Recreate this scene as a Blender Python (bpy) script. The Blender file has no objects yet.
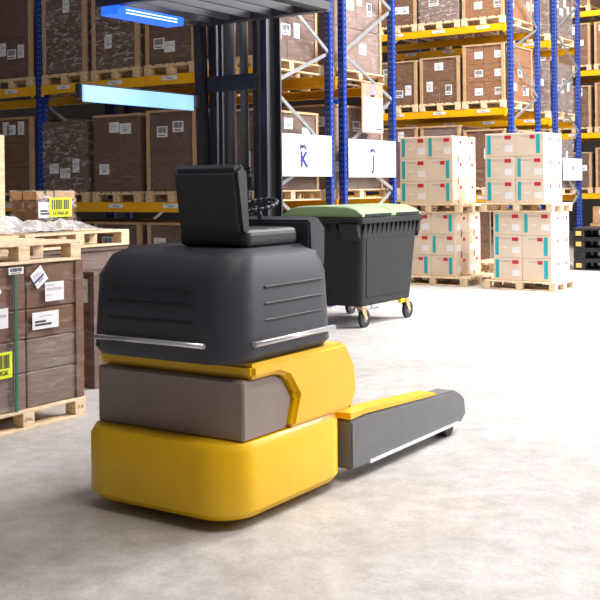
import bpy, bmesh, math, random
from mathutils import Vector, Matrix
random.seed(7)
sc = bpy.context.scene
C = sc.collection
R = math.radians

# ---------------------------------------------------------------- camera
cam_d = bpy.data.cameras.new('camera')
cam_d.sensor_width = 36; cam_d.lens = 1057 / 600 * 36
cam_d.shift_y = -(300 - 186) / 600
cam_d.clip_start = .05; cam_d.clip_end = 200
cam = bpy.data.objects.new('camera', cam_d); C.objects.link(cam)
TH = R(33.9); ROLL = 0.011
f = Vector((-math.sin(TH), math.cos(TH), 0)); r0 = Vector((math.cos(TH), math.sin(TH), 0)); u0 = Vector((0, 0, 1))
rr = r0 * math.cos(ROLL) - u0 * math.sin(ROLL)
uu = u0 * math.cos(ROLL) + r0 * math.sin(ROLL)
# image = scene turned anticlockwise, so the camera is turned clockwise
m = Matrix.Identity(4)
for i in range(3):
    m[i][0] = rr[i]; m[i][1] = uu[i]; m[i][2] = -f[i]; m[i][3] = (0, 0, 1.6)[i]
cam.matrix_world = m
sc.camera = cam

# ---------------------------------------------------------------- world, lights, exposure
w = bpy.data.worlds.new('world'); sc.world = w; w.use_nodes = True
w.node_tree.nodes['Background'].inputs[0].default_value = (.80, .84, 1, 1)
w.node_tree.nodes['Background'].inputs[1].default_value = .11
sc.view_settings.view_transform = 'Standard'; sc.view_settings.look = 'None'
sc.view_settings.gamma = 1; sc.view_settings.use_curve_mapping = False
sc.view_settings.exposure = 0.0

def area(name, loc, size, power, col=(1, .96, .90), target=None, sy=None):
    d = bpy.data.lights.new(name, 'AREA'); d.shape = 'RECTANGLE'
    d.size = size; d.size_y = sy or size; d.energy = power; d.color = col
    o = bpy.data.objects.new(name, d); C.objects.link(o); o.location = loc
    t = Vector(target) if target else Vector((loc[0], loc[1], 0))
    o.rotation_euler = (t - Vector(loc)).to_track_quat('-Z', 'Y').to_euler()
    return o
area('overhead_light', (-1.8, 14.5, 8.5), 1.6, 1900, (1, .97, .95), sy=7)
area('overhead_light', (2.5, 15.5, 6.8), 3, 2350, (.98, .98, 1), target=(-6, 14, .8), sy=8)
area('overhead_light', (-6.5, 15.6, 8.5), 6, 520, (1, .94, .85), target=(-7.6, 17.5, 3), sy=.8)
area('overhead_light', (-9.0, 23.2, 8.5), 6, 420, (1, .94, .85), target=(-8.6, 24.5, 3), sy=.8)
area('overhead_light', (.5, 4.5, 8), 1.2, 480, (1, .93, .86), sy=5)  # near light, added and placed to brighten the truck
area('overhead_light', (-9.5, 6.5, 8.5), 6, 22, (1, .9, .78), target=(-9, 9, 1), sy=.6)

# ---------------------------------------------------------------- materials
def nodes(name):
    mt = bpy.data.materials.new(name); mt.use_nodes = True
    nt = mt.node_tree; return mt, nt, nt.nodes['Principled BSDF']
def mat(name, col, rough=.5, metal=0, var=.08, scale=8, stretch=(1, 1, 1), bump=0, emit=0, spec=.5, coat=0):
    mt, nt, b = nodes(name)
    b.inputs['Roughness'].default_value = rough; b.inputs['Metallic'].default_value = metal
    b.inputs['Specular IOR Level'].default_value = spec
    if coat: b.inputs['Coat Weight'].default_value = coat
    tc = nt.nodes.new('ShaderNodeTexCoord'); mp = nt.nodes.new('ShaderNodeMapping')
    mp.inputs['Scale'].default_value = stretch
    nt.links.new(tc.outputs['Object'], mp.inputs[0])
    n = nt.nodes.new('ShaderNodeTexNoise'); n.inputs['Scale'].default_value = scale; n.inputs['Detail'].default_value = 5
    nt.links.new(mp.outputs[0], n.inputs['Vector'])
    rp = nt.nodes.new('ShaderNodeValToRGB')
    rp.color_ramp.elements[0].position = .3; rp.color_ramp.elements[1].position = .7
    rp.color_ramp.elements[0].color = tuple(max(0, c * (1 - var)) for c in col) + (1,)
    rp.color_ramp.elements[1].color = tuple(min(1, c * (1 + var)) for c in col) + (1,)
    nt.links.new(n.outputs['Fac'], rp.inputs[0]); nt.links.new(rp.outputs[0], b.inputs['Base Color'])
    if bump:
        bp = nt.nodes.new('ShaderNodeBump'); bp.inputs['Strength'].default_value = bump; bp.inputs['Distance'].default_value = .01
        nt.links.new(n.outputs['Fac'], bp.inputs['Height']); nt.links.new(bp.outputs[0], b.inputs['Normal'])
    if emit:
        b.inputs['Emission Color'].default_value = col + (1,); b.inputs['Emission Strength'].default_value = emit
    return mt
M = {}
M['blue'] = mat('blue_paint', (.001, .026, .23), .38, var=.06)
M['hole'] = mat('post_slot', (.16, .22, .34), .6, var=.1)
M['yellow'] = mat('beam_yellow_paint', (.88, .44, .003), .42, var=.05)
M['galv'] = mat('galvanised_steel', (.62, .63, .65), .32, .75, var=.12, scale=20)
M['wood'] = mat('pallet_wood', (.70, .50, .30), .75, var=.22, scale=5, stretch=(3, 3, 9), bump=.2)
M['wood_pale'] = mat('pale_pallet_wood', (.80, .61, .40), .75, var=.2, scale=5, stretch=(3, 3, 9), bump=.2)
M['board'] = mat('edge_board_card', (.52, .31, .15), .7, var=.12, scale=6)
M['card'] = mat('brown_cardboard', (.165, .078, .040), .72, var=.18, scale=7, stretch=(1, 1, 9), bump=.15)
M['card2'] = mat('dull_brown_cardboard', (.13, .072, .050), .7, var=.2, scale=7, stretch=(1, 1, 9), bump=.15)
M['card3'] = mat('orange_brown_cardboard', (.26, .115, .048), .72, var=.14, scale=7, stretch=(1, 1, 9), bump=.15)
M['card4'] = mat('grey_brown_cardboard', (.20, .135, .11), .6, var=.2, scale=7, stretch=(1, 1, 9), bump=.15)
M['white_card'] = mat('cream_carton_card', (.74, .61, .47), .65, var=.04, scale=4)
M['paper'] = mat('white_paper', (.80, .80, .82), .6, var=.03)
M['ink'] = mat('black_ink', (.03, .03, .035), .6, var=.02)
M['greyink'] = mat('grey_print', (.42, .42, .45), .6, var=.05)
M['tape'] = mat('brown_tape', (.22, .12, .06), .35, var=.1)
M['teal'] = mat('teal_print', (.01, .40, .44), .55, var=.04)
M['red'] = mat('red_print', (.55, .02, .03), .5, var=.04)
M['lemon'] = mat('fluorescent_yellow_paper', (.80, .88, .01), .55, var=.03)
M['strap'] = mat('green_strap', (.005, .13, .075), .4, var=.05)
M['navy'] = mat('navy_lettering', (.02, .03, .22), .5, var=.02)
M['sign'] = mat('white_sign_board', (.66, .66, .68), .45, var=.015)
M['bin'] = mat('dark_grey_plastic', (.020, .022, .024), .6, var=.12, scale=14, bump=.05, spec=.3)
M['bin_lid'] = mat('pale_green_plastic', (.25, .36, .18), .5, var=.06, scale=5)
M['rubber'] = mat('black_rubber', (.02, .02, .022), .6, var=.1)
M['tan'] = mat('tan_caster_metal', (.52, .36, .20), .45, .2, var=.1)
M['tagy'] = mat('yellow_tag', (.95, .72, .0), .5)
M['black_pl'] = mat('black_plastic', (.016, .017, .02), .38, var=.2, scale=16)
M['orange'] = mat('orange_cap', (.85, .42, .12), .5)
M['tr_yel'] = mat('truck_yellow_paint', (1.0, .57, .0), .42, var=.03, coat=.15)
M['tr_dark'] = mat('truck_dark_grey', (.045, .045, .058), .5, var=.08)
M['tr_mid'] = mat('truck_mid_grey', (.17, .17, .185), .48, var=.06)
M['tr_warm'] = mat('warm_grey_panel', (.32, .25, .22), .5, var=.05)
M['tr_mast'] = mat('mast_steel_dark', (.055, .056, .068), .42, .4, var=.12)
M['chrome'] = mat('bright_rail', (.75, .74, .78), .25, .6, var=.03)
M['seat'] = mat('seat_vinyl', (.03, .03, .035), .55, var=.1, bump=.1)
M['led_blue'] = mat('blue_led', (.015, .13, .95), .4, emit=1.3, var=0)
M['led_pale'] = mat('pale_blue_lamp', (.30, .58, 1.0), .4, emit=1.05, var=0)
M['led_white'] = mat('white_led', (.75, .88, 1.0), .4, emit=1.6, var=0)
M['sunset'] = mat('printed_picture', (.62, .26, .16), .5, var=.35, scale=9, stretch=(1, 6, 1))
M['lilac'] = mat('lilac_print', (.26, .20, .36), .5, var=.1)
M['wall'] = mat('cladding_grey', (.08, .07, .065), .8, var=.05)
M['ceil'] = mat('ceiling_panel', (.45, .45, .46), .8, var=.05)

def film_mat(name, op, wr, sc_=(6, 6, 22), tint=(.85, .80, .80)):
    mt = bpy.data.materials.new(name); mt.use_nodes = True; nt = mt.node_tree; nt.nodes.clear()
    out = nt.nodes.new('ShaderNodeOutputMaterial'); mx = nt.nodes.new('ShaderNodeMixShader')
    tr = nt.nodes.new('ShaderNodeBsdfTransparent'); pb = nt.nodes.new('ShaderNodeBsdfPrincipled')
    pb.inputs['Base Color'].default_value = tint + (1,); pb.inputs['Roughness'].default_value = .16
    pb.inputs['Specular IOR Level'].default_value = .8
    tc = nt.nodes.new('ShaderNodeTexCoord'); mp = nt.nodes.new('ShaderNodeMapping'); mp.inputs['Scale'].default_value = sc_
    n = nt.nodes.new('ShaderNodeTexNoise'); n.inputs['Scale'].default_value = 1.0; n.inputs['Detail'].default_value = 4
    n.inputs['Distortion'].default_value = 1.2
    nt.links.new(tc.outputs['Object'], mp.inputs[0]); nt.links.new(mp.outputs[0], n.inputs['Vector'])
    bp = nt.nodes.new('ShaderNodeBump'); bp.inputs['Strength'].default_value = wr; bp.inputs['Distance'].default_value = .05
    nt.links.new(n.outputs['Fac'], bp.inputs['Height']); nt.links.new(bp.outputs[0], pb.inputs['Normal'])
    rp = nt.nodes.new('ShaderNodeMapRange'); rp.inputs[1].default_value = .48; rp.inputs[2].default_value = .70
    rp.inputs[3].default_value = op * (.2 if op < .5 else .6); rp.inputs[4].default_value = min(1, op * 2.6)  # noise lifts the opacity in patches, putting glints into the film
    nt.links.new(n.outputs['Fac'], rp.inputs[0]); nt.links.new(rp.outputs[0], mx.inputs[0])
    nt.links.new(tr.outputs[0], mx.inputs[1]); nt.links.new(pb.outputs[0], mx.inputs[2]); nt.links.new(mx.outputs[0], out.inputs[0])
    return mt
M['film'] = film_mat('stretch_film', .055, .8)
M['film_heavy'] = film_mat('creased_stretch_film', .22, 1.0, (7, 7, 20))
M['sheet'] = film_mat('loose_plastic_sheet', .75, .35, (14, 14, 14), (.92, .90, .93))

def floor_mat():
    mt, nt, b = nodes('polished_concrete')
    tc = nt.nodes.new('ShaderNodeTexCoord')
    def noise(s, d, st=(1, 1, 1)):
        mp = nt.nodes.new('ShaderNodeMapping'); mp.inputs['Scale'].default_value = st
        n = nt.nodes.new('ShaderNodeTexNoise'); n.inputs['Scale'].default_value = s; n.inputs['Detail'].default_value = d
        n.inputs['Roughness'].default_value = .65
        nt.links.new(tc.outputs['Object'], mp.inputs[0]); nt.links.new(mp.outputs[0], n.inputs['Vector']); return n
    a = noise(.9, 8); c = noise(7, 10); e = noise(45, 4)
    r1 = nt.nodes.new('ShaderNodeValToRGB'); r1.color_ramp.elements[0].position = .35; r1.color_ramp.elements[1].position = .7
    r1.color_ramp.elements[0].color = (.43, .41, .395, 1); r1.color_ramp.elements[1].color = (.59, .575, .565, 1)
    nt.links.new(a.outputs['Fac'], r1.inputs[0])
    mx = nt.nodes.new('ShaderNodeMix'); mx.data_type = 'RGBA'; mx.blend_type = 'OVERLAY'; mx.inputs[0].default_value = .62
    nt.links.new(r1.outputs[0], mx.inputs[6])
    r2 = nt.nodes.new('ShaderNodeValToRGB'); r2.color_ramp.elements[0].position = .32; r2.color_ramp.elements[1].position = .68
    r2.color_ramp.elements[0].color = (.34, .34, .34, 1); r2.color_ramp.elements[1].color = (.64, .64, .64, 1)
    nt.links.new(c.outputs['Fac'], r2.inputs[0]); nt.links.new(r2.outputs[0], mx.inputs[7])
    mx2 = nt.nodes.new('ShaderNodeMix'); mx2.data_type = 'RGBA'; mx2.blend_type = 'OVERLAY'; mx2.inputs[0].default_value = .3
    nt.links.new(mx.outputs[2], mx2.inputs[6]); nt.links.new(e.outputs['Fac'], mx2.inputs[7])
    nt.links.new(mx2.outputs[2], b.inputs['Base Color'])
    mr = nt.nodes.new('ShaderNodeMapRange'); mr.inputs[3].default_value = .32; mr.inputs[4].default_value = .62
    nt.links.new(c.outputs['Fac'], mr.inputs[0]); nt.links.new(mr.outputs[0], b.inputs['Roughness'])
    bp = nt.nodes.new('ShaderNodeBump'); bp.inputs['Strength'].default_value = .08
    nt.links.new(c.outputs['Fac'], bp.inputs['Height']); nt.links.new(bp.outputs[0], b.inputs['Normal'])
    return mt
M['floor'] = floor_mat()

# ---------------------------------------------------------------- mesh helper
class MB:
    def __init__(s): s.bm = bmesh.new(); s.mats = []
    def mi(s, k):
        if k not in s.mats: s.mats.append(k)
        return s.mats.index(k)
    def _fin(s, faces, k):
        i = s.mi(k)
        for fc in faces: fc.material_index = i
    def box(s, x0, x1, y0, y1, z0, z1, k, bev=0, seg=1):
        before = set(s.bm.faces)
        vs = [s.bm.verts.new((x, y, z)) for x in (x0, x1) for y in (y0, y1) for z in (z0, z1)]
        fs = [s.bm.faces.new([vs[i] for i in q]) for q in ((0, 1, 3, 2), (4, 6, 7, 5), (0, 4, 5, 1), (2, 3, 7, 6), (0, 2, 6, 4), (1, 5, 7, 3))]
        if bev:
            es = {e for fc in fs for e in fc.edges}
            bmesh.ops.bevel(s.bm, geom=list(es), offset=bev, segments=seg, affect='EDGES', profile=.5)
        s._fin([fc for fc in s.bm.faces if fc not in before], k); return s
    def tube(s, a, b, r, k, n=12, r2=None, smooth=True):
        a = Vector(a); b = Vector(b); d = b - a
        q = d.to_track_quat('Z', 'Y'); r2 = r if r2 is None else r2
        A = []; B = []
        for i in range(n):
            t = 2 * math.pi * i / n
            v = Vector((math.cos(t), math.sin(t), 0))
            A.append(s.bm.verts.new(a + q @ (v * r))); B.append(s.bm.verts.new(b + q @ (v * r2)))
        fs = []
        for i in range(n):
            fc = s.bm.faces.new((A[i], A[(i + 1) % n], B[(i + 1) % n], B[i])); fc.smooth = smooth; fs.append(fc)
        fs.append(s.bm.faces.new(A[::-1])); fs.append(s.bm.faces.new(B)); s._fin(fs, k); return s
    def bar(s, a, b, wd, ht, k):          # rectangular bar from a to b
        a = Vector(a); b = Vector(b); q = (b - a).to_track_quat('Z', 'Y')
        cs = [Vector((x * wd / 2, y * ht / 2, 0)) for x, y in ((-1, -1), (1, -1), (1, 1), (-1, 1))]
        A = [s.bm.verts.new(a + q @ c) for c in cs]; B = [s.bm.verts.new(b + q @ c) for c in cs]
        fs = [s.bm.faces.new((A[i], A[(i + 1) % 4], B[(i + 1) % 4], B[i])) for i in range(4)] + [s.bm.faces.new(A[::-1]), s.bm.faces.new(B)]
        s._fin(fs, k); return s
    def prism(s, pts, axis, a, b, k, bev=0, seg=2):   # polygon swept along an axis ('x','y','z')
        before = set(s.bm.faces)
        def P(p, t):
            return {'x': (t, p[0], p[1]), 'y': (p[0], t, p[1]), 'z': (p[0], p[1], t)}[axis]
        A = [s.bm.verts.new(P(p, a)) for p in pts]; B = [s.bm.verts.new(P(p, b)) for p in pts]
        n = len(pts)
        fs = [s.bm.faces.new((A[i], A[(i + 1) % n], B[(i + 1) % n], B[i])) for i in range(n)] + [s.bm.faces.new(A[::-1]), s.bm.faces.new(B)]
        bmesh.ops.recalc_face_normals(s.bm, faces=fs)
        if bev:
            es = {e for fc in fs for e in fc.edges}
            bmesh.ops.bevel(s.bm, geom=list(es), offset=bev, segments=seg, affect='EDGES')
        s._fin([fc for fc in s.bm.faces if fc not in before], k); return s
    def mesh(s, name):
        bmesh.ops.recalc_face_normals(s.bm, faces=s.bm.faces[:])
        me = bpy.data.meshes.new(name); s.bm.to_mesh(me); s.bm.free()
        for k in s.mats: me.materials.append(M[k])
        return me
    def build(s, name, parent=None, loc=None):
        return link(name, s.mesh(name), parent, loc)

def link(name, me, parent=None, loc=None):
    o = bpy.data.objects.new(name, me); C.objects.link(o)
    if parent is not None: o.parent = parent
    if loc is not None: o.location = loc
    return o
def tag(o, label, cat, group=None):
    o['label'] = label; o['category'] = cat
    if group: o['group'] = group
    return o
def thing(name, loc, label, cat, group=None, rz=0):
    o = link(name, None, None, loc); o.rotation_euler.z = rz; return tag(o, label, cat, group)
def struct(o): o['kind'] = 'structure'; return o
def plabel(o, t): o['label'] = t; return o
def smooth(o):
    for p in o.data.polygons: p.use_smooth = True
    return o
def text_mesh(txt, size, key, depth=.002, bold=0):
    cu = bpy.data.curves.new('lettering', 'FONT'); cu.body = txt; cu.size = size; cu.extrude = depth; cu.offset = bold
    cu.align_x = 'CENTER'; cu.align_y = 'CENTER'
    o = bpy.data.objects.new('lettering', cu); C.objects.link(o)
    bpy.context.view_layer.update()
    me = bpy.data.meshes.new_from_object(o.evaluated_get(bpy.context.evaluated_depsgraph_get()))
    bpy.data.objects.remove(o); me.materials.clear(); me.materials.append(M[key]); return me

# ---------------------------------------------------------------- structure
struct(MB().box(-32, 10, -8, 34, -.1, 0, 'floor').build('floor'))
struct(MB().box(-32, 10, 34, 34.2, 0, 9, 'wall').build('wall_back'))
struct(MB().box(-32.2, -32, -8, 34.2, 0, 9, 'wall').build('wall_left'))
struct(MB().box(-32.2, 10, 2, 34.2, 9, 9.1, 'ceil').build('ceiling'))

# ---------------------------------------------------------------- wooden pallets (origin: footprint corner at its base)
_pc = {}
def pallet_meshes(A, B, H, rough_k):
    """A = size along x, B = size along y; skids and outer blocks run along y"""
    key = (round(A, 3), round(B, 3), round(H, 3), rough_k)
    if key in _pc: return _pc[key]
    k = rough_k; t = H * .15
    deck = MB(); n = 7 if A > 1 else 5; gw = A / (n * 1.0 + (n - 1) * .38)
    for i in range(n):
        x = i * gw * 1.38
        deck.box(x, x + gw, 0, B, H - t, H, k, .003)
    for j in (0, .5, 1):
        y = j * (B - .1); deck.box(0, A, y, y + .1, H - 2 * t, H - t - .0005, k, .002)
    blk = MB().box(-.05, .05, -.05, .05, t, H - 2 * t - .0005, k, .003).mesh('block')
    skid = MB().box(-.05, .05, 0, B, 0, t - .0005, k, .003).mesh('bottom_board')
    _pc[key] = (deck.mesh('top_deck'), blk, skid); return _pc[key]
def pallet(x0, x1, y0, y1, z, label, group, H=.135, k='wood', along_x=False, simple=False):
    """the skids run along y, or along x if asked"""
    if along_x:
        A, B = y1 - y0, x1 - x0; root = thing('wooden_pallet', (x1, y0, z), label, 'pallet', group, R(90))
    else:
        A, B = x1 - x0, y1 - y0; root = thing('wooden_pallet', (x0, y0, z), label, 'pallet', group)
    deck, blk, skid = pallet_meshes(A, B, H, k)
    link('top_deck', deck, root)
    for i in range(3):
        cx = .05 + i * (A - .1) / 2
        link('bottom_board', skid, root, (cx, 0, 0))
        for j in range(3):
            link('block', blk, root, (cx, .05 + j * (B - .1) / 2, 0))
    return root

# ---------------------------------------------------------------- wrapped loads on pallets
_mc = {}
def cmesh(wx, wy, wz, k):
    key = ('c', round(wx, 3), round(wy, 3), round(wz, 3), k)
    if key not in _mc: _mc[key] = MB().box(0, wx, 0, wy, 0, wz, k, .006).mesh('carton')
    return _mc[key]
def lmesh(wd, ht, side, kind):
    """a printed paper label; side 'f' faces -y, 'r' faces +x"""
    key = ('l', round(wd, 3), round(ht, 3), side, kind)
    if key in _mc: return _mc[key]
    mb = MB(); base = 'lemon' if kind == 'lemon' else 'paper'
    def q(u0, u1, v0, v1, k, e):
        if side == 'f': mb.box(u0 * wd, u1 * wd, -.002 - e, 0, v0 * ht, v1 * ht, k)
        else: mb.box(0, .002 + e, u0 * wd, u1 * wd, v0 * ht, v1 * ht, k)
    q(0, 1, 0, 1, base, 0)
    ink = 'ink' if kind in ('lemon', 'bars', 'bold') else 'greyink'
    if kind in ('lemon', 'bars'):
        u = .1; rnd = random.Random(5)
        while u < .88:
            b = rnd.choice((.02, .035, .055)); q(u, u + b, .38, .9, ink, .0012); u += b + rnd.choice((.02, .035))
        if kind == 'bars':
            q(.15, .8, .12, .22, ink, .0012)
    elif kind == 'text':
        for v, a, b in ((.82, .08, .5), (.64, .08, .9), (.56, .08, .9), (.3, .08, .35)): q(a, b, v, v + .05, 'greyink', .0012)
    elif kind == 'bold':
        q(.25, .75, .72, .77, 'greyink', .0012); q(.1, .5, .38, .50, 'ink', .0012); q(.1, .72, .2, .32, 'ink', .0012)
    else:
        q(.12, .6, .72, .8, 'greyink', .0012); q(.3, .7, .2, .5, 'greyink', .0012); q(.12, .85, .6, .65, 'greyink', .0012)
    _mc[key] = mb.mesh('label'); return _mc[key]

def load(x0, x1, y0, y1, z, h, nx, nz, ny, k, label, group, frame=True, film='film', labels=2, side=False, top=False, name='wrapped_pallet_load', bframe='board'):
    root = thing(name, ((x0 + x1) / 2, (y0 + y1) / 2, z), label, 'pallet load', group)
    ox, oy = (x1 - x0) / 2, (y1 - y0) / 2
    ins = .02 if frame else .006
    X0, X1, Y0, Y1 = -ox + ins, ox - ins, -oy + ins, oy - ins
    tw = .03 if frame or top else 0
    cx, cy, cz = (X1 - X0) / nx, (Y1 - Y0) / ny, (h - tw) / nz
    for i in range(nx):
        for j in range(ny):
            for l in range(nz):
                if 0 < i < nx - 1 and 0 < j < ny - 1: continue
                link('carton', cmesh(cx - .004, cy - .004, cz - .004, k), root, (X0 + i * cx + .002, Y0 + j * cy + .002, l * cz + .002))
    if frame or top:
        b = MB()
        if frame:
            for sx in (-1, 1):
                for sy in (-1, 1):
                    b = MB(); px, py = sx * (ox - .004), sy * (oy - .004)
                    b.box(min(px, px - sx * .055), max(px, px - sx * .055), min(py, py - sy * .012), max(py, py - sy * .012), 0, h - tw - .001, bframe)
                    b.box(min(px, px - sx * .012), max(px, px - sx * .012), min(py - sy * .013, py - sy * .055), max(py - sy * .013, py - sy * .055), 0, h - tw - .001, bframe)
                    b.build('edge_board', root)
        t = MB()
        for sy in (-1, 1): t.box(-ox, ox, min(sy * oy, sy * (oy - .06)), max(sy * oy, sy * (oy - .06)), h - tw, h, bframe, .003)
        for sx in (-1, 1): t.box(min(sx * ox, sx * (ox - .06)), max(sx * ox, sx * (ox - .06)), -oy + .061, oy - .061, h - tw, h, bframe, .003)
        t.build('top_frame', root)
    rnd = random.Random(int((x0 * 13 + y0 * 7 + z * 31) * 100))
    kinds = ('print', 'bars', 'text')
    def put(side_, n):
        for q_ in range(n):
            lw, lh = rnd.choice(((.18, .14), (.13, .19), (.20, .14)))
            row = rnd.randrange(nz); vz = row * cz + cz * rnd.uniform(.35, .6)
            if vz + lh > h - .05: vz = h - .06 - lh
            slot = (q_ + .5) / n
            if side_ == 'f':
                link('label', lmesh(lw, lh, 'f', rnd.choice(kinds)), root, (X0 + .05 + (X1 - X0 - .1 - lw) * min(1, max(0, slot + rnd.uniform(-.1, .1))), Y0 - .001, vz))
            else:
                link('label', lmesh(lw, lh, 'r', rnd.choice(kinds)), root, (X1 + .001, Y0 + .05 + (Y1 - Y0 - .1 - lw) * min(1, max(0, slot + rnd.uniform(-.1, .1))), vz))
    if labels == 'grid':
        for i in range(nx):
            for l in range(nz): link('label', lmesh(.16, .13, 'f', kinds[(i + l) % 3]), root, (X0 + i * cx + cx * .55, Y0 - .001, l * cz + cz * .3))
    else: put('f', labels)
    if side: put('r', 5)
    if film:
        e = .006
        fb = MB().box(-ox - e, ox + e, -oy - e, oy + e, .001, h + e, film)
        o = fb.build('stretch_film', root)
    return root

# ---------------------------------------------------------------- pallet racks
def rack(name_label, yF, yB, posts_x, levels, bays, ztop, braceR, braceL, foot=True, cat_group=None, bh=.13, conn=(.03, .10), holes=True):
    """yF front face, yB back face; post x = left edges"""
    root = thing('pallet_rack', (posts_x[0][0], (yF + yB) / 2, 0), name_label, 'storage rack', 'steel pallet racks')
    bx, by = posts_x[0][0], (yF + yB) / 2
    for (px, pw) in posts_x:
        for (a, b) in ((yF, yF + .09), (yB - .09, yB)):
            mb = MB(); x0, x1 = px - bx, px + pw - bx; a -= by; b -= by
            mb.box(x0, x1, a, b, 0.012, ztop, 'blue', .006)
            if holes:
                z = .3
                while z < min(ztop, 6.2) - .1:
                    mb.box(x1 - .001, x1 + .0015, (a + b) / 2 - .008, (a + b) / 2 + .008, z, z + .03, 'hole')
                    mb.box((x0 + x1) / 2 - .022, (x0 + x1) / 2 - .010, a - .0015, a + .001, z, z + .028, 'hole')
                    mb.box((x0 + x1) / 2 + .010, (x0 + x1) / 2 + .022, a - .0015, a + .001, z, z + .028, 'hole')
                    z += .075
            po = mb.build('post', root)
            MB().box(x0 - .004, x1 + .004, a - .02, b + .02, 0, .011, 'galv').build('foot_plate', po)
        # diagonal bracing
        cxp = px + pw / 2 - bx
        pts = []
        zz = braceR
        seq = []
        z = zz; side = 1
        while z > .3: seq.append(None); z -= .1; break
        nodes_ = []
        zr = braceR; 
        while zr < ztop - .2: zr += 1.3
        zr -= 1.3; zl = zr - .52
        while zr > .35:
            nodes_.append(('r', zr)); 
            if zl > .25: nodes_.append(('l', zr + (braceL - braceR)))
            zr -= 1.3
        P = [(yB - by - .05 if s_ == 'r' else yF - by + .05, z_) for s_, z_ in nodes_ if z_ > .2]
        for i in range(len(P) - 1):
            off = .012 if i % 2 else -.012
            d = Vector((0, P[i + 1][0] - P[i][0], P[i + 1][1] - P[i][1])); 
            MB().bar((cxp + off, P[i][0], P[i][1]), (cxp + off, P[i + 1][0], P[i + 1][1]), .02, .045, 'galv').build('brace', root)
    for (xa, xb, cols) in bays:
        for lv in levels:
            for sy, yy in (('f', yF - .045), ('b', yB - .004)):
                a = yy - by; mb = MB()
                mb.box(xa - bx + .006, xb - bx - .006, a, a + .049, lv - bh, lv, 'yellow', .004)
                mb.box(xa - bx + .008, xb - bx - .008, a - .002, a, lv - bh * .72, lv - bh * .62, 'yellow')
                bo = mb.build('beam', root)
                for cxn in (xa, xb - .05):
                    MB().box(cxn - bx + (.0 if cxn == xa else 0), cxn - bx + .05, a - .006, a + .0, lv - bh - conn[0], lv - .001, 'yellow').build('connector', bo)
                if sy == 'f':
                    for cc in cols:
                        plabel(link('beam_label', lmesh(.26, .055, 'f', 'print'), bo, (cc - bx - .13, a - .0045, lv - .075)), 'white location label on the yellow beam')
    return root

XE = -7.5
colK = [(-7.55 - .965 * i - .86, -7.55 - .965 * i) for i in range(4)]
colK2 = [(-11.52 - .965 * i - .86, -11.52 - .965 * i) for i in range(1)]
colA = [(-7.525 - .885 * i - .84, -7.525 - .885 * i) for i in range(4)]
colC = [(-7.38 - .95 * i - .87, -7.38 - .95 * i) for i in range(4)]
mid = lambda cs: [(a + b) / 2 for a, b in cs]
KL = [1.41, 3.055, 5.05]; AL = [1.40, 2.975, 4.50]; CL = [1.345, 2.80, 4.30, 5.73]
rack('blue steel rack with orange beams whose end carries the K sign', 10.385, 11.85, [(XE, .09), (-11.49, .17)], KL,
     [(-11.32, XE, mid(colK)), (-14.6, -11.48, mid(colK2))], 7.2, 3.345, 2.83)
rack('blue steel rack whose end carries the J sign and the notice', 12.10, 13.56, [(XE, .09), (-11.41, .09)], KL,
     [(-11.32, XE, mid(colK))], 7.2, 2.83 + 1.3, 2.257 + 1.12)
rack('blue steel rack with yellow beams directly behind the cream cartons', 17.885, 19.29, [(XE, .09), (-11.2, .09)], AL,
     [(-11.11, XE, mid(colA))], 7.8, 3.22, 2.711)
rack('blue steel rack end at right carrying the plain white sign', 20.115, 21.56, [(XE, .09), (-11.2, .09)], [1.36, 2.89, 4.42],
     [(-11.11, XE, mid(colA))], 7.8, 3.957, 3.297)
rack('farthest steel rack at the right edge with four yellow beam levels', 25.0, 26.6, [(-7.36, .09), (-11.3, .09)], CL,
     [(-11.21, -7.36, mid(colC))], 8.0, 3.3, 2.8, holes=False)

ORD = ['nearest row end', 'second from row end', 'third from row end', 'fourth from row end']
LV = ['on floor', 'on lowest beams', 'on second beams', 'on third beams', 'on topmost beams']
def stock(rk, yF, levels, cols, spec, depth=1.5, k='wood'):
    """spec: {(col, level): dict}"""
    for (c, l), s in spec.items():
        a, b = cols[c]; z = 0 if l == 0 else levels[l - 1]
        y0 = yF - .055; y1 = y0 + depth
        where = s.get('where', ORD[c]) + ', ' + LV[l]
        pallet(a, b, y0, y1, z + .001, 'pallet in %s, %s' % (rk, where), 'pallets in the ' + rk, .14, s.get('pk', k))
        load(a + .01, b - .01, y0 + .01, y0 + 1.38, z + .1425, s['h'], s.get('nx', 2), s.get('nz', 3), s.get('ny', 2 if c == 0 else 1), s.get('k', 'card'),
             '%s in %s, %s' % (s.get('d', 'film-wrapped brown load'), rk, where), 'loads in the ' + rk,
             s.get('frame', True), s.get('film', 'film'), s.get('labels', 3), side=(c == 0), top=s.get('top', False))

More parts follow.
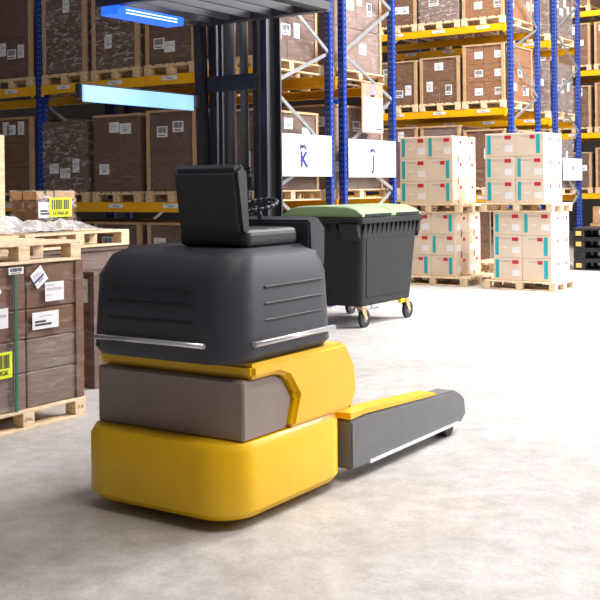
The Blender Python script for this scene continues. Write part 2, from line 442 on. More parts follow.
D = dict
stock('K-sign rack', 10.385, KL, colK, {
    (0, 2): D(h=1.15, nx=2, nz=2, k='card2', d='film-wrapped brown load', labels=3),
    (1, 2): D(h=1.2, nx=2, nz=3, k='card2', d='brown load with tan edge boards', labels=3),
    (2, 2): D(h=1.2, nx=1, nz=2, k='card2', film='film_heavy', d='brown load in creased film', labels=2),
    (3, 2): D(h=1.2, nx=2, nz=2, k='card2', film='film_heavy', d='load in silvery creased film', labels=1),
    (0, 1): D(h=1.0, nx=1, nz=2, k='card2', d='dark brown carton load', labels=3),
    (1, 1): D(h=1.05, nx=2, nz=2, k='card2', d='dark brown carton load', labels=2),
    (2, 1): D(h=1.03, nx=1, nz=2, k='card2', film='film', frame=False, top=True, d='dark load with tan top frame', labels=3),
    (3, 1): D(h=.98, nx=1, nz=2, k='card2', film='film_heavy', frame=False, d='grey-brown load in glossy creased film', labels=3),
    (0, 0): D(h=1.0, nx=2, nz=2, k='card2', d='dim brown carton load'),
    (1, 0): D(h=1.0, nx=2, nz=2, k='card2', d='dim brown carton load'),
    (2, 0): D(h=1.0, nx=1, nz=2, k='card2', d='dim brown carton load'),
    (3, 0): D(h=1.0, nx=1, nz=2, k='card2', d='dim brown carton load'),
})
stock('far left rack bay', 10.385, KL, colK2, {
    (0, 2): D(h=1.2, nx=2, nz=2, k='card2', d='brown load with dark strap', ny=1, where='beside post'),
    (0, 1): D(h=1.08, nx=1, nz=3, k='card', d='brown load with yellow label', ny=1, labels=3, where='beside post'),
})
stock('J-sign rack', 12.10, KL, colK, {
    (0, 2): D(h=1.2, nx=2, nz=2, k='card4', d='film-wrapped carton load', frame=True, ny=2),
    (0, 1): D(h=1.15, nx=2, nz=2, k='card4', d='film-wrapped carton load', frame=True),
    **{(c, l): D(h=1.1, nx=2, nz=2, k='card2', d='brown load glimpsed behind', labels=1) for c in (1, 2, 3) for l in (1, 2)},
})
A_ = 'rack behind cream cartons'
stock(A_, 17.885, AL, colA, {
    (0, 2): D(h=1.03, nx=2, nz=3, k='card3', d='orange-brown load of six cartons', labels='grid', film='film'),
    (1, 2): D(h=.86, nx=2, nz=2, k='card', d='dark brown strapped load', labels=3),
    (2, 2): D(h=.84, nx=1, nz=2, k='card', d='shorter dark brown load', labels=4),
    (0, 3): D(h=1.05, nx=2, nz=2, k='card3', d='orange-brown carton load', labels='grid'),
    (1, 3): D(h=1.05, nx=1, nz=2, k='card4', film='film_heavy', d='greyish cloudy-film load', labels=2, frame=False),
    (2, 3): D(h=1.05, nx=1, nz=2, k='card', d='brown small-labelled load', labels=3),
    (0, 1): D(h=1.05, nx=2, nz=3, k='card', d='half-hidden brown load', labels=1),
    (1, 1): D(h=1.15, nx=1, nz=3, k='card4', d='grey-brown load', labels=1),
    (1, 0): D(h=1.05, nx=1, nz=3, k='card', d='brown load', labels=1),
    (2, 1): D(h=1.15, nx=1, nz=3, k='card', d='half-hidden brown load', labels=1),
}, k='wood_pale')
B_ = 'white-sign rack'
stock(B_, 20.115, [1.36, 2.89, 4.42], colA, {
    (0, 2): D(h=1.0, nx=2, nz=1, k='card4', film='film_heavy', frame=False, d='whitish film-wrapped load'),
    (0, 3): D(h=1.1, nx=2, nz=1, k='card4', film='film_heavy', frame=False, d='whitish film-wrapped load'),
    (0, 1): D(h=1.0, nx=2, nz=1, k='card4', film='film_heavy', frame=False, d='clear film-wrapped load'),
    **{(c, l): D(h=1.1, nx=1, nz=2, k='card', d='brown load glimpsed behind', labels=1) for c in (1, 2) for l in (1, 2, 3)},
}, k='wood_pale')
C_ = 'farthest rack'
stock(C_, 25.0, CL, colC, {
    (0, 3): D(h=1.0, nx=2, nz=3, k='card3', d='brown load at picture edge', ny=1),
    (0, 2): D(h=1.05, nx=1, nz=3, k='card3', d='orange-brown load at picture edge', ny=1),
    (0, 1): D(h=.95, nx=1, nz=3, k='card', d='brown load at picture edge', ny=1),
    (1, 4): D(h=.9, nx=1, nz=2, k='card', d='dark brown load'),
    (1, 3): D(h=1.0, nx=1, nz=3, k='card', d='brown load with yellow-white label'),
    (1, 2): D(h=1.0, nx=1, nz=3, k='card', d='brown load with tall label'),
    (1, 1): D(h=.85, nx=1, nz=3, k='card2', d='brown load with three white labels'),
    (2, 3): D(h=1.0, nx=1, nz=3, k='card', d='brown load'), (2, 2): D(h=1.0, nx=1, nz=3, k='card', d='brown load'),
    (2, 4): D(h=.9, nx=1, nz=2, k='card', d='brown load'),
})

# ---------------------------------------------------------------- signs and notice on the rack ends
def end_sign(y0, y1, z0, z1, letter, label):
    s = thing('aisle_sign', (XE + .112, (y0 + y1) / 2, (z0 + z1) / 2), label, 'sign', 'white aisle signs')
    hw, hh = (y1 - y0) / 2, (z1 - z0) / 2
    MB().box(-.006, .006, -hw, hw, -hh, hh, 'sign', .003).build('sign_board', s)
    if letter:
        o = link('letter', text_mesh(letter, .27, 'navy', .0015, .007), s); o.rotation_euler = (R(90), 0, R(90)); o.location = (.0085, .0, -.06)
        plabel(o, 'dark blue letter ' + letter)
        g = MB(); q = .0085
        for pts in (((-.075, .07), (-.075, .14)), ((-.075, .14), (-.035, .085)), ((-.035, .085), (-.03, .14)), ((.005, .14), (.025, .105)), ((.025, .105), (.005, .07)), ((.03, .105), (.075, .14)), ((.03, .105), (.075, .07)), ((-.03, .14), (-.005, .10))):
            (a, b), (c, d) = pts; g.bar((q, a, b), (q, c, d), .016, .004, 'navy')
        g.build('emblem', s)
    else:
        g = MB().bar((.0085, 0, -.02), (.0085, 0, .06), .004, .03, 'navy').bar((.0085, .03, .06), (.0085, .0, .0), .004, .02, 'navy'); g.build('letter', s)
        MB().bar((.0085, -.06, .14), (.0085, .05, .14), .003, .02, 'greyink').build('emblem', s)
    for sy in (-1, 1):
        MB().tube((.006, sy * (hw - .04), hh - .04), (.009, sy * (hw - .04), hh - .04), .008, 'galv', 8).build('bolt', s)
    return s
end_sign(10.42, 11.74, 1.72, 2.25, 'K', 'white board sign with a dark letter K, seen behind the truck mast')
end_sign(12.17, 13.48, 1.71, 2.23, 'J', 'white board sign with a dark blue letter J on the rack end')
end_sign(20.39, 21.51, 1.65, 2.10, None, 'small blank-looking white sign on the rack post at far right')
n_ = thing('hanging_notice', (XE + .13, 12.795, 2.33), 'white notice sheet with a sunburst picture on top, above the J sign', 'poster')
MB().box(-.003, .003, -.29, .29, .0, .68, 'sunset', .001).build('backing_sheet', n_)
pic = MB()
for i in range(9):
    a = R(12 + i * 19.5); pic.bar((.0045, .0, .50), (.0045, math.cos(a) * .24 * .95, .50 + math.sin(a) * .15), .002, .02, 'lilac' if i % 2 else 'sunset')
pic.box(.003, .005, -.045, .045, .5, .67, 'lilac')
pic.build('sunburst_print', n_)
pg = MB(); pg.box(.0035, .007, -.25, .285, .01, .49, 'paper')
for v, a, b in ((.455, -.22, 0), (.40, -.22, .24), (.375, -.22, .2), (.31, -.22, -.12), (.25, -.22, -.1), (.2, -.22, -.13), (.12, -.22, -.08)):
    pg.box(.007, .008, a, b, v, v + .012, 'greyink')
pg.box(.007, .008, .05, .24, .045, .065, 'ink'); pg.build('printed_sheet', n_)
MB().tube((0, -.2, .68), (-.04, -.35, .80), .003, 'galv', 6).build('hanging_wire', n_)

# ---------------------------------------------------------------- cream cartons on four pallets
ctn_cache = {}
def cream_meshes(wx, wy, wz, style):
    key = (round(wx, 3), round(wy, 3), round(wz, 3), style)
    if key in ctn_cache: return ctn_cache[key]
    body = MB(); body.box(0, wx, 0, wy, 0, wz, 'white_card', .006)
    # front print: grey text lines and hand hole
    if style != 'side':
        for v in (.86, .81): body.box(wx * .22, wx * .6, -.0012, .001, wz * v, wz * v + .008, 'greyink')
        if style == 'std': body.box(wx * .32, wx * .5, -.0014, .001, wz * .42, wz * .47, 'paper')
    # packing tape over the flaps on the right side
    for v0, v1 in ((0, .16), (.84, 1)): body.box(wx - .001, wx + .0015, wy * .44, wy * .53, wz * v0, wz * v1, 'tape')
    b = body.mesh('carton')
    def fq(u0, u1, v0, v1, k, nm): return MB().box(wx * u0, wx * u1, -.003, -.0005, wz * v0, wz * v1, k).mesh(nm)
    parts = []
    if style == 'std':
        parts = [('stripe', fq(.08, .20, .12, .92, 'teal', 'stripe')), ('red_label', fq(.66, .88, .74, .9, 'red', 'red_label')), ('shipping_label', fq(.66, .92, .20, .48, 'paper', 'shipping_label'))]
    elif style == 'alt':
        parts = [('stripe', fq(.74, .87, .12, .92, 'teal', 'stripe')), ('red_label', fq(.52, .69, .74, .9, 'red', 'red_label'))]
    side = [('red_label', MB().box(wx + .0005, wx + .003, wy * .60, wy * .76, wz * .66, wz * .80, 'red').mesh('red_label')),
            ('shipping_label', MB().box(wx + .0005, wx + .003, wy * .12, wy * .42, wz * .18, wz * .48, 'paper').mesh('shipping_label'))]
    ctn_cache[key] = (b, parts, side); return ctn_cache[key]
ROWN = ['bottom', 'middle', 'top']
def cream_stack(x0, x1, y0, y1, z, h, styles, nm, split=.5):
    wz = h / 3; yd = (y1 - y0) / 2; wl = (x1 - x0) * split
    g = 'cream cartons on the ' + nm
    for row in range(3):
        for cx in range(2):
            for dy in range(2):
                if cx == 0 and dy == 1: continue
                a = x0 if cx == 0 else x0 + wl; wd = (wl if cx == 0 else (x1 - x0) - wl) - .004
                st = styles[2 - row][cx] if dy == 0 else 'side'
                body, parts, side = cream_meshes(wd, yd - .004, wz - .003, st)
                pos = ('front left' if cx == 0 else 'front right') if dy == 0 else 'behind front right'
                jx, jy = random.uniform(-.0015, .0015), random.uniform(-.0015, .0015)
                look = {'std': 'cream carton, teal stripe at its left', 'alt': 'cream carton, teal stripe at its right', 'side': 'cream carton seen side-on'}[st]
                root = tag(link('carton', body, None, (a + .002 + jx, y0 + dy * yd + .002 + jy, z + row * wz + .0015)), '%s, %s row %s, on the %s' % (look, ROWN[row], pos, nm), 'carton', g)
                for n2, me in parts: link(n2, me, root)
                if cx == 1:
                    for n2, me in side: link(n2, me, root)
pg_ = 'pallets under the cream cartons'
pallet(-6.70, -5.56, 14.97, 15.83, 0, 'pale pallet on the floor under the right cream carton stack', pg_, .135, 'wood_pale', along_x=True)
cream_stack(-6.56, -5.63, 15.03, 15.78, .136, 1.035, [('std', 'std'), ('std', 'alt'), ('std', 'alt')], 'lower right pallet')
pallet(-6.74, -5.60, 14.99, 15.84, 1.173, 'pale pallet between upper and lower cream cartons of the right stack', pg_, .13, 'wood_pale', along_x=True)
cream_stack(-6.68, -5.735, 15.03, 15.78, 1.304, 1.06, [('std', 'alt'), ('std', 'std'), ('std', 'std')], 'upper right pallet', .515)
pallet(-8.22, -7.06, 15.10, 16.2, 0, 'pale pallet on the floor under the left cream carton stack', pg_, .135, 'wood_pale', along_x=True)
cream_stack(-8.17, -7.275, 15.20, 16.16, .136, 1.01, [('std', 'alt'), ('std', 'std'), ('alt', 'alt')], 'lower left pallet', .52)
pallet(-8.32, -7.17, 15.18, 16.18, 1.148, 'pale pallet between upper and lower cream cartons of the left stack', pg_, .14, 'wood_pale', along_x=True)
cream_stack(-8.28, -7.33, 15.25, 16.12, 1.289, 1.085, [('std', 'std'), ('std', 'alt'), ('std', 'alt')], 'upper left pallet', .52)
pallet(-7.6, -6.78, 16.35, 17.5, 0, 'bare pallet lowest of two on the floor between the cream stacks', 'bare pallets between the cream stacks', .14, 'wood')
pallet(-7.58, -6.77, 16.37, 17.5, .141, 'bare pallet upper of two on the floor between the cream stacks', 'bare pallets between the cream stacks', .14, 'wood')

# ---------------------------------------------------------------- black plastic pallets and cartons at the right edge
for i in range(4):
    z = i * .195
    t = thing('plastic_pallet', (-6.68, 18.93, z), 'black plastic pallet at the right edge, %s of its stack' % ['lowest', 'second from bottom', 'third from bottom', 'topmost'][i], 'pallet', 'black plastic pallets')
    mb = MB(); mb.box(0, 1.2, 0, .9, .145, .19, 'black_pl', .006)
    for gx in range(14): mb.box(.24 + gx * .06, .27 + gx * .06, -.004, .0, .155, .18, 'black_pl')
    mb.build('deck', t)
    for bx_ in (0, .52, 1.04):
        for by_ in (0, .37, .74): MB().box(bx_, bx_ + .16 + (.04 if bx_ == 0 else 0), by_, by_ + .16, .021, .1445, 'black_pl', .008).build('foot', t)
    for by_ in (0, .37, .74): MB().box(0, 1.2, by_, by_ + .16, 0, .0205, 'black_pl', .004).build('runner', t)
    if i != 1: MB().box(.05, .15, -.008, -.0005, .05, .13, 'orange').build('corner_cap', t)
for (a, b, z0, z1, lab) in ((-8.42, -7.5, .143, .62, 'tan carton low on a floor pallet in the farthest rack'), (-8.35, -7.55, .622, 1.03, 'tan open carton with white labels behind the black plastic pallets')):
    t = thing('carton', ((a + b) / 2, 25.4, z0), lab, 'carton', 'tan cartons in the farthest rack')
    hw = (b - a) / 2; h_ = z1 - z0
    MB().box(-hw, hw, -.35, .35, 0, h_ * .999, 'board', .006).build('box_body', t)
    link('label', lmesh(.22, .12, 'f', 'print'), t, (-hw * .6, -.352, h_ * .55)); link('label', lmesh(.22, .12, 'f', 'text'), t, (hw * .1, -.352, h_ * .45))
pallet(-8.45, -7.45, 24.95, 26.1, 0, 'floor pallet under tan cartons in the farthest rack', None)

# ---------------------------------------------------------------- wheeled waste container
wb = thing('waste_container', (-6.45, 10.72, 0), 'large dark grey wheeled waste container with a pale green lid', 'dumpster')
W2, L2 = .52, .685
def ring(bm, hx, hy, z, r, n=5):
    out = []
    for cx, cy, a0 in ((hx - r, hy - r, 0), (-hx + r, hy - r, 90), (-hx + r, -hy + r, 180), (hx - r, -hy + r, 270)):
        for i in range(n):
            t = R(a0 + 90 * i / (n - 1)); out.append(bm.verts.new((cx + r * math.cos(t), cy + r * math.sin(t), z)))
    return out
def loft(mb, rings, k, capb=True, capt=True, sm=False):
    fs = []; n = len(rings[0])
    for a, b in zip(rings, rings[1:]):
        for i in range(n):
            fc = mb.bm.faces.new((a[i], a[(i + 1) % n], b[(i + 1) % n], b[i])); fc.smooth = sm; fs.append(fc)
    if capb: fs.append(mb.bm.faces.new(rings[0][::-1]))
    if capt: fs.append(mb.bm.faces.new(rings[-1]))
    mb._fin(fs, k)
b = MB()
loft(b, [ring(b.bm, W2 - .09, L2 - .11, .245, .05), ring(b.bm, W2 - .075, L2 - .095, .27, .06), ring(b.bm, W2 - .01, L2 - .03, 1.12, .06), ring(b.bm, W2 - .008, L2 - .028, 1.175, .06)], 'bin')
for s_ in (-1, 1):   # raised side panel
    i0 = len(b.bm.verts)
    fx = lambda z: W2 - .075 + .065 * (z - .27) / .85
    q = [b.bm.verts.new((s_ * (fx(z) + o_), y, z)) for o_ in (-.004, .007) for y, z in ((-L2 + .20, .34), (L2 - .20, .34), (L2 - .13, 1.0), (-L2 + .13, 1.0))]
    b._fin([b.bm.faces.new([q[k] for k in t4]) for t4 in ((0, 1, 2, 3), (4, 5, 6, 7), (0, 1, 5, 4), (1, 2, 6, 5), (2, 3, 7, 6), (3, 0, 4, 7))], 'bin')
b.build('bin_body', wb)
b = MB(); 
loft(b, [ring(b.bm, W2 + .03, L2 + .045, 1.176, .05), ring(b.bm, W2 + .04, L2 + .06, 1.20, .06), ring(b.bm, W2 + .04, L2 + .06, 1.235, .06), ring(b.bm, W2 + .01, L2 + .03, 1.25, .06)], 'bin')
b.build('rim', wb)
b = MB()
n = 13
for i in range(n):
    y = -L2 + .05 + i * (2 * L2 - .1) / (n - 1)
    for s_ in (-1, 1):
        b.prism([(s_ * (W2 - .02), 1.03), (s_ * (W2 + .022), 1.175), (s_ * (W2 - .02), 1.175)], 'y', y - .006, y + .006, 'bin')
for i in range(8):
    x = -W2 + .08 + i * (2 * W2 - .16) / 7
    for s_ in (-1, 1):
        b.prism([(s_ * (L2 - .045), 1.04), (s_ * (L2 + .035), 1.175), (s_ * (L2 - .045), 1.175)], 'x', x - .006, x + .006, 'bin')
plabel(b.build('gusset_ribs', wb), 'row of triangular ribs below the rim')
for s_ in (-1, 1):
    b = MB(); b.prism([(s_ * (L2 - .01), .98), (s_ * (L2 + .05), 1.06), (s_ * (L2 + .075), 1.175), (s_ * (L2 - .01), 1.175)], 'x', .26, .5, 'bin', .006, 1); b.build('lifting_lug', wb)
# domed lid in two halves
for y0, y1 in ((-L2 - .02, -.004), (.004, L2 - .0)):
    b = MB(); nx_, ny_ = 12, 12; gr = []
    for i in range(nx_ + 1):
        row = []
        for j in range(ny_ + 1):
            u = i / nx_; v = j / ny_
            x = -W2 - .01 + u * (2 * W2 + .03); y = y0 + v * (y1 - y0)
            e = min(1, min(u, 1 - u) * 5.2); g = min(1, min(v, 1 - v) * 9)
            z = 1.272 + .085 * (math.sin(e * math.pi / 2) ** .7) * (.78 + .22 * math.sin(g * math.pi / 2)) + .02 * math.sin(u * math.pi) - .012 * math.sin(v * math.pi) * (u ** 3)
            row.append(b.bm.verts.new((x, y, z)))
        gr.append(row)
    fs = []
    for i in range(nx_):
        for j in range(ny_):
            fc = b.bm.faces.new((gr[i][j], gr[i + 1][j], gr[i + 1][j + 1], gr[i][j + 1])); fc.smooth = True; fs.append(fc)
    bd = [gr[i][0] for i in range(nx_ + 1)] + [gr[nx_][j] for j in range(1, ny_ + 1)] + [gr[i][ny_] for i in range(nx_ - 1, -1, -1)] + [gr[0][j] for j in range(ny_ - 1, 0, -1)]
    lo = [b.bm.verts.new((v.co.x, v.co.y, 1.252)) for v in bd]; nb = len(bd)
    for i in range(nb): fs.append(b.bm.faces.new((bd[i], lo[i], lo[(i + 1) % nb], bd[(i + 1) % nb])))
    fs.append(b.bm.faces.new(lo)); b._fin(fs, 'bin_lid')
    li = b.build('lid', wb)
    ym = (y0 + y1) / 2
    MB().box(W2 + .0205, W2 + .036, y0 + .06, y1 - .06, 1.256, 1.284, 'bin', .005).build('lid_handle', li)
# casters
for sx in (-1, 1):
    for sy in (-1, 1):
        cx, cy = sx * (.40), sy * .515
        cs = link('caster', None, wb, (cx, cy, 0))
        me = MB().box(-.05, .05, -.05, .05, .228, .244, 'tan', .003)
        me.prism([(-.05, .228), (.045, .228), (.085, .10), (.045, .085)], 'x', -.034, -.026, 'tan')
        me.prism([(-.05, .228), (.045, .228), (.085, .10), (.045, .085)], 'x', .026, .034, 'tan')
        me.build('fork', cs)
        MB().tube((-.021, .062, .101), (.021, .062, .101), .1005, 'rubber', 28).tube((-.024, .062, .101), (.024, .062, .101), .045, 'tr_mid', 18).build('wheel', cs)
        MB().tube((-.038, .062, .101), (.038, .062, .101), .012, 'galv', 10).build('axle', cs)
MB().box(.40, .45, .33, .43, .205, .246, 'tagy', .003).build('yellow_tag', wb)
MB().tube((.38, -.62, .19), (.38, -.1, .19), .008, 'galv', 8).tube((.38, -.25, .185), (.38, -.25, .25), .008, 'galv', 8).tube((.38, -.45, .185), (.38, -.45, .25), .008, 'galv', 8).build('brake_rod', wb)

# ---------------------------------------------------------------- stacks at the left
# first stack: ground pallet, wrapped cartons, empty pallet on top
gp_ = pallet(-6.30, -5.43, 4.30, 5.34, 0, 'pallet on the floor under the big brown wrapped stack at lower left', 'pallets of the left stacks', .135, 'wood_pale')
for (yy, tx, sz) in ((.52, 'EPAL', .036), (.99, 'EUR', .034)):
    tm = link('stamp', text_mesh(tx, sz, 'tape', .0006), gp_); tm.rotation_euler = (R(90), 0, R(90)); tm.location = (.8706, yy, .066)
LS = thing('wrapped_pallet_load', (-5.85, 4.82, .136), 'big film-wrapped brown carton stack at lower left with white and yellow labels', 'pallet load')
def LP(mb, nm): return mb.build(nm, LS)
zc = [0, .24, .46, .66, .955]
for i in range(4):
    for (a, b_) in ((-.50, .0), (.0, .50)):
        MB().box(-.40, .40, a + .002, b_ - .002, zc[i] + .002, zc[i + 1] - .002, 'card4' if i < 2 else 'card', .008).build('carton', LS)
for sx in (-1, 1):
    for sy in (-1, 1):
        px, py = sx * .413, sy * .513; q = MB()
        q.box(min(px, px - sx * .01), max(px, px - sx * .01), min(py, py - sy * .07), max(py, py - sy * .07), 0, .957, 'card')
        q.box(min(px - sx * .011, px - sx * .07), max(px - sx * .011, px - sx * .07), min(py, py - sy * .01), max(py, py - sy * .01), 0, .957, 'card')
        q.build('edge_board', LS)
MB().box(-.418, .418, -.518, .518, .001, .9625, 'film').build('stretch_film', LS)
q = MB(); yy = -.115
q.box(.4195, .424, yy, yy + .022, .001, .90, 'strap'); q.build('strap', LS)
q = MB(); q.box(.4195, .4225, -.13, -.126, .05, .93, 'ink'); plabel(q.build('loose_cord', LS), 'thin dark cord hanging beside the green strap')
def stick(y, z, wd, ht, kind, rot=0, x=.4215, name='label', lab=None):
    o = link(name, lmesh(wd, ht, 'r', kind), LS, (x, y, z)); o.rotation_euler.x = rot
    if lab: plabel(o, lab)
    return o
stick(-.165, .905, .125, .045, 'bars', x=.4255)
stick(.035, .52, .235, .115, 'bold')
stick(.15, .70, .17, .13, 'text')
o = stick(.085, .79, .115, .115, 'print', R(35), lab='tilted white label with a blue stripe')
MB().box(.003, .0042, .0, .10, .045, .058, 'navy').build('blue_stripe', o)
stick(-.31, .56, .14, .13, 'text')
stick(-.30, .74, .10, .09, 'text', R(35))
y_ = stick(-.33, .235, .19, .17, 'lemon', lab='bright yellow barcode label')
tm = link('lettering', text_mesh('S10GK', .046, 'ink', .001), y_); tm.rotation_euler = (R(90), 0, R(90)); tm.location = (.0038, .095, .035)
pallet(-6.29, -5.43, 4.28, 5.31, 1.1005, 'empty pallet lying on top of the big stack at lower left', 'pallets of the left stacks', .14, 'wood_pale')
# second row of stacks behind
for (ya, yb, nm, kk) in ((4.42, 5.62, 'first behind the big left stack', 'card4'), (5.68, 6.86, 'second behind the big left stack', 'card4')):
    pallet(-7.30, -6.42, ya, yb, 0, 'floor pallet of the wrapped load, ' + nm, 'pallets of the left stacks', .14, 'wood')
    L_ = load(-7.29, -6.43, ya + .01, yb - .01, .141, .955, 2, 3, 2, kk, 'grey-brown film-wrapped load, ' + nm, 'wrapped loads behind the big left stack', True, 'film', 1, side=False, bframe='card2')
    if ya > 5:
        for (yy, zz, a_, b_, kd) in ((-.27, .60, .08, .11, 'text'), (-.0, .55, .16, .07, 'bars')):
            link('label', lmesh(a_, b_, 'r', kd), L_, (.432, yy, zz))
    pallet(-7.30, -6.42, ya, yb, 1.1035, 'bare pallet on top of wrapped load, ' + nm, 'pallets of the left stacks', .135, 'wood_pale')
bx2 = load(-6.36, -6.06, 6.06, 6.62, .002, .93, 1, 3, 1, 'card2', 'narrow dark stack of cartons on the floor, mostly hidden by the truck', None, True, 'film', 1, name='carton_stack', bframe='card2')
# carton with straps and yellow label, on the rear pallets, with a plastic sheet round its foot
ct = thing('strapped_carton', (-6.79, 6.21, 1.2395), 'brown strapped carton with a yellow barcode label on the rear bare pallet', 'carton')
MB().box(-.15, .15, -.21, .21, 0, .335, 'card', .008).build('box_body', ct)
q = MB(); q.box(-.153, .1545, -.214, -.14, .27, .34, 'board', .003); q.box(-.153, .1545, -.11, .214, .27, .34, 'board', .003); plabel(q.build('top_band', ct), 'orange-brown band round the carton top')
MB().box(-.155, .158, -.03, -.014, -.0005, .3435, 'strap').build('strap', ct)
MB().box(-.02, -.004, -.2185, .218, -.0005, .3445, 'strap').build('strap', ct)
MB().box(-.162, .162, -.224, .222, .001, .35, 'film_heavy').build('stretch_film', ct)
link('label', lmesh(.20, .13, 'r', 'bold'), ct, (.163, -.205, .12))
ye = link('label', lmesh(.25, .16, 'r', 'lemon'), ct, (.168, -.09, .125)); plabel(ye, 'bright yellow barcode label')
tm = link('lettering', text_mesh('S1046GK', .048, 'ink', .001), ye); tm.rotation_euler = (R(90), 0, R(90)); tm.location = (.0038, .125, .030)
# plastic sheet draped round the carton foot
b = MB(); NX, NY = 22, 60; gr = []
rs = random.Random(3)
ph = [(rs.uniform(8, 30), rs.uniform(8, 30), rs.uniform(0, 6), rs.uniform(.004, .014)) for _ in range(9)]
for i in range(NX + 1):
    row = []
    for j in range(NY + 1):
        u, v = i / NX, j / NY
        x = -6.617 + u * .19; y = 4.70 + v * 2.0
        base = .10 * (1 - u) ** 1.6 * (0.55 + .45 * math.sin(v * 7.5 + 1.0) ** 2) * min(1, (1 - v) * 4) * (min(1, .45 + v * 1.2))
        z = 1.246 + base
        for (fx, fy, p, a) in ph: z += a * max(0, math.sin(fx * x + fy * y + p)) * (1 - .6 * u) * min(1, (1 - v) * 6)
        row.append(b.bm.verts.new((x, y, z)))
    gr.append(row)
fs = []
for i in range(NX):
    for j in range(NY):
        fc = b.bm.faces.new((gr[i][j], gr[i + 1][j], gr[i + 1][j + 1], gr[i][j + 1])); fc.smooth = True; fs.append(fc)
b._fin(fs, 'sheet')
tag(b.build('plastic_sheet'), 'crumpled translucent plastic sheet spread at the foot of the strapped carton', 'plastic sheet')
t = thing('wooden_crate', (-6.95, 5.0, 1.2395), 'pale wooden crate cut off by the left picture edge', 'crate')
for k_ in range(6): MB().box(-.3, .3, -.5, .66, .002 + k_ * .13, .122 + k_ * .13, 'wood', .004).build('side_board', t)
MB().box(.301, .325, .605, .66, 0, .79, 'wood_pale', .003).build('corner_post', t)

# yellow label on the rack load at the far left, on the lowest beams
for o in list(bpy.data.objects):
    if o.get('label', '').startswith('brown load with yellow label'):
        link('label', lmesh(.2, .17, 'f', 'lemon'), o, (.02, -.66, .74)); 
        break

# ---------------------------------------------------------------- reach truck (travels along +y), side plane x = -2.95
T = thing('reach_truck', (-3.45, 4.6, 0), 'yellow and dark grey reach truck standing on the open floor in front', 'forklift')
def tp(mb, nm, par=T): return mb.build(nm, par)
def soft(o, ang=38):
    smooth(o); o.data.set_sharp_from_angle(angle=R(ang)); return o
# local coords: x -.5..+.5 ; y -.8 (rear) .. +1.55 (arm tips)
def rrect(x0, x1, y0, y1, r, n=12):
    out = []
    for cx, cy, a0 in ((x1 - r, y1 - r, 0), (x0 + r, y1 - r, 90), (x0 + r, y0 + r, 180), (x1 - r, y0 + r, 270)):
        for i in range(n): t_ = R(a0 + 90 * i / (n - 1)); out.append((cx + r * math.cos(t_), cy + r * math.sin(t_)))
    return out
def rloft(levels, k, sm=False):
    mb = MB(); rings = []
    for (x0, x1, y0, y1, r, z) in levels: rings.append([mb.bm.verts.new((p[0], p[1], z)) for p in rrect(x0, x1, y0, y1, r)])
    loft(mb, rings, k, sm=False); return mb
# chassis: low yellow skirt, rounded rear
tp(rloft([(-.47, .47, -.76, .24, .18, .045), (-.5, .5, -.80, .26, .2, .08), (-.5, .5, -.80, .26, .2, .36), (-.48, .48, -.78, .24, .19, .40)], 'tr_yel'), 'chassis')
soft(bpy.data.objects['chassis'])
# front yellow tower with rounded front edge and top band over the step opening
mb = MB()
mb.prism([(-.30, .401), (.28, .401), (.33, .50), (.31, .64), (.22, .765), (-.62, .765), (-.62, .69), (-.40, .69), (-.32, .66), (-.24, .56)], 'x', -.5, .5, 'tr_yel', .02, 2)
tp(mb, 'side_tower')
tp(MB().prism([(-.66, .401), (-.31, .401), (-.26, .55), (-.33, .65), (-.41, .688), (-.66, .688)], 'x', -.47, .47, 'tr_warm', .01, 1), 'battery_box')
# dark bodywork above
tp(rloft([(-.46, .46, -.74, .16, .16, .767), (-.48, .49, -.76, .18, .17, .80), (-.47, .48, -.74, .16, .17, 1.16), (-.43, .45, -.68, .12, .16, 1.26), (-.36, .38, -.58, .06, .14, 1.30)], 'tr_dark'), 'engine_cover')
soft(bpy.data.objects['engine_cover'])
for zz in (.95, 1.03, 1.11):
    tp(MB().box(.478, .489, -.5, .0, zz, zz + .014, 'rubber', .003), 'vent_slot')
    tp(MB().box(-.30, .25, -.757, -.745, zz, zz + .014, 'rubber', .003), 'vent_slot')
hr = MB(); hr.tube((.51, -.62, .86), (.51, .08, .86), .014, 'chrome', 10)
for yy in (-.6, .06): hr.tube((.51, yy, .86), (.47, yy, .86), .01, 'chrome', 8)
tp(hr, 'grab_rail')
hr = MB(); hr.tube((-.36, -.785, .86), (.34, -.785, .86), .013, 'chrome', 10)
for xx in (-.33, .31): hr.tube((xx, -.785, .86), (xx, -.75, .86), .01, 'chrome', 8)
tp(hr, 'rear_rail')
# seat and console
st = link('seat', None, T, (.16, -.25, 1.30))
MB().box(-.22, .22, -.24, .2, .002, .09, 'seat', .03, 3).build('cushion', st)
MB().prism([(-.26, .06), (-.18, .06), (-.20, .38), (-.25, .42), (-.31, .38)], 'x', -.2, .2, 'seat', .02, 2).build('backrest', st)
cn = MB(); cn.prism([(.0, 1.24), (.14, 1.16), (.15, 1.38), (.08, 1.44), (-.01, 1.42)], 'x', -.30, .42, 'tr_dark', .012, 2); tp(cn, 'console')
sw = MB(); sw.tube((.1, .0, 1.43), (.1, -.03, 1.50), .015, 'tr_mid', 10)
for i in range(20):
    a, c_ = R(18 * i), R(18 * (i + 1)); sw.tube((.1 + .11 * math.cos(a), -.03 + .105 * math.sin(a), 1.5 + .03 * math.sin(a)), (.1 + .11 * math.cos(c_), -.03 + .105 * math.sin(c_), 1.5 + .03 * math.sin(c_)), .010, 'tr_dark', 8)
sw.bar((-.0, -.03, 1.5), (.2, -.03, 1.5), .012, .03, 'tr_dark'); tp(sw, 'steering_wheel')
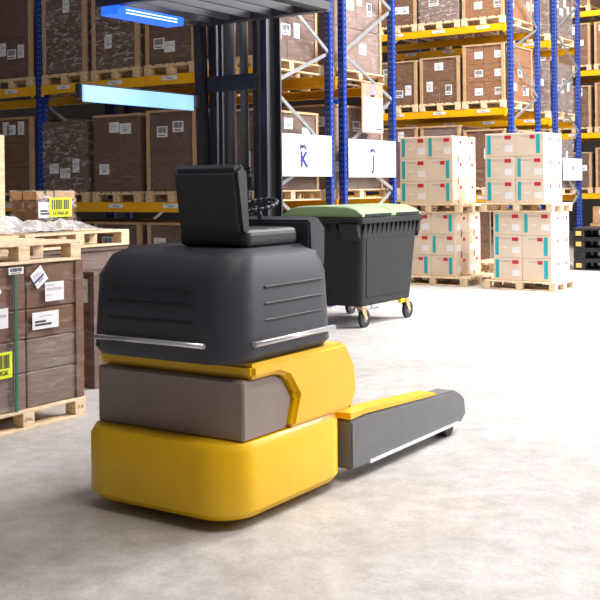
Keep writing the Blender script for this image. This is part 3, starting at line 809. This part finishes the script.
# mast: two outer rails, two inner rails, cross members, cylinders, chains
my = .30
for sx in (-.43, -.06):
    m_ = MB(); s1 = 1 if sx < 0 else -1
    m_.box(sx - .008, sx + .008, my - .055, my + .065, .41 if 0 else .40, 2.95, 'tr_mast'); m_.box(min(sx, sx + s1 * .045), max(sx, sx + s1 * .045), my - .068, my - .055, .40, 2.95, 'tr_mast'); m_.box(min(sx, sx + s1 * .045), max(sx, sx + s1 * .045), my + .065, my + .078, .40, 2.95, 'tr_mast')
    tp(m_, 'mast_rail')
for sx in (-.37, -.12):
    m_ = MB(); m_.box(sx - .014, sx + .014, my - .04, my + .05, .42, 3.0, 'tr_mast', .003); tp(m_, 'inner_rail')
for zz in (.45, 1.35, 2.15, 2.9): tp(MB().box(-.42, -.07, my - .10, my - .069, zz, zz + .09, 'tr_mast', .004), 'mast_cross_member')
for sx in (-.29, -.20): tp(MB().tube((sx, my - .03, .42), (sx, my - .03, 1.7), .035, 'tr_dark', 14).tube((sx, my - .03, 1.7), (sx, my - .03, 2.85), .024, 'tr_mid', 12), 'lift_cylinder')
for sx in (-.335, -.245, -.155): tp(MB().box(sx - .012, sx + .012, my + .02, my + .032, .5, 2.9, 'rubber'), 'lift_chain')
# carriage, load backrest, forks
cr = MB()
for zz in (.12, .52): cr.box(-.40, .40, my + .085, my + .12, zz, zz + .07, 'tr_dark', .004)
for xx in (-.4, -.2, 0, .2, .37): cr.box(xx, xx + .03, my + .085, my + .118, .12, .6, 'tr_dark')
tp(cr, 'fork_carriage')
for sx in (-.26, .18):
    fk = MB(); fk.prism([(my + .121, .5), (my + .155, .5), (my + .155, .12), (1.45, .085), (1.5, .075), (1.5, .07), (my + .121, .05)], 'x', sx, sx + .1, 'tr_mid', .004, 1); tp(fk, 'fork')
# support arms with yellow top strip and load wheels
for s_ in (-1, 1):
    x0_, x1_ = (-.5, -.36) if s_ < 0 else (.36, .5)
    ar = MB().prism([(.262, .07), (.262, .33), (.42, .335), (1.55, .285), (1.68, .22), (1.70, .11), (1.62, .06), (.4, .06)], 'x', x0_, x1_, 'tr_mid', .012, 2)
    ao = tp(ar, 'support_arm')
    plabel(MB().prism([(.27, .337), (.42, .343), (1.28, .299), (1.28, .315), (.42, .372), (.27, .372)], 'x', x0_ + .01, x1_ - .01, 'tr_yel').build('top_strip', ao), 'yellow strip on the grey arm')
    xm = (x0_ + x1_) / 2
    MB().tube((xm - .09 * 0 - .045, 1.5, .0605), (xm + .045, 1.5, .0605), .06, 'rubber', 20).build('load_wheel', ao)
    MB().box(x1_ + .0005 if s_ > 0 else x0_ - .004, x1_ + .004 if s_ > 0 else x0_ - .0005, .45, 1.58, .065, .085, 'chrome').build('floor_reflection_strip', ao)  # bright strip standing in for light reflected off the floor under the arm
for sx in (-.2, .28): tp(MB().tube((sx - .05, -.45, .131), (sx + .05, -.45, .131), .13, 'rubber', 26), 'drive_wheel')
# overhead guard
og = link('overhead_guard', None, T, (0, 0, 0))
fr = MB(); zt = 2.56
for sx in (-.47, .42): fr.bar((sx, my - .12, zt), (sx, -.62, zt), .05, .045, 'tr_dark')
fr.bar((-.47, -.62, zt), (.42, -.62, zt), .05, .045, 'tr_dark'); fr.bar((-.47, my - .12, zt), (.42, my - .12, zt), .06, .05, 'tr_dark')
fr.build('guard_frame', og)
for i in range(6):
    x = -.36 + i * .145; MB().bar((x, my - .15, zt), (x, -.6, zt), .014, .04, 'tr_dark').build('guard_bar', og)
gp = MB(); gp.bar((-.47, my - .06, 1.25), (-.47, my - .10, zt), .05, .06, 'tr_dark'); gp.bar((-.47, my - .09, 1.25), (-.42, my - .085, 1.25), .05, .06, 'tr_dark'); gp.build('guard_post', og)
# lamps; lenses drawn out long to stand in for the trails of moving light
lb = MB(); lb.box(-.49, -.45, -.78, .18, 2.055, 2.135, 'tr_dark', .005); lb = tp(lb, 'lamp_housing')
MB().box(-.4495, -.435, -.77, .10, 2.04, 2.125, 'led_pale', .003).build('lamp_lens', lb)
MB().bar((-.47, .17, 2.095), (-.47, my - .09, 2.095), .03, .04, 'tr_dark').build('lamp_bracket', lb)
bl = MB(); bl.box(-.42, -.36, -.66, -.18, zt + .03, zt + .045, 'tr_dark', .003); bl = tp(bl, 'blue_safety_light')
le = MB(); le.box(-.42, -.30, -.66, -.14, zt - .075, zt - .03, 'led_blue', .004)
for v in (0, .016): le.box(-.2995, -.297, -.60, -.2, zt - .066 + v, zt - .061 + v, 'led_white')
le.build('lamp_lens', bl)
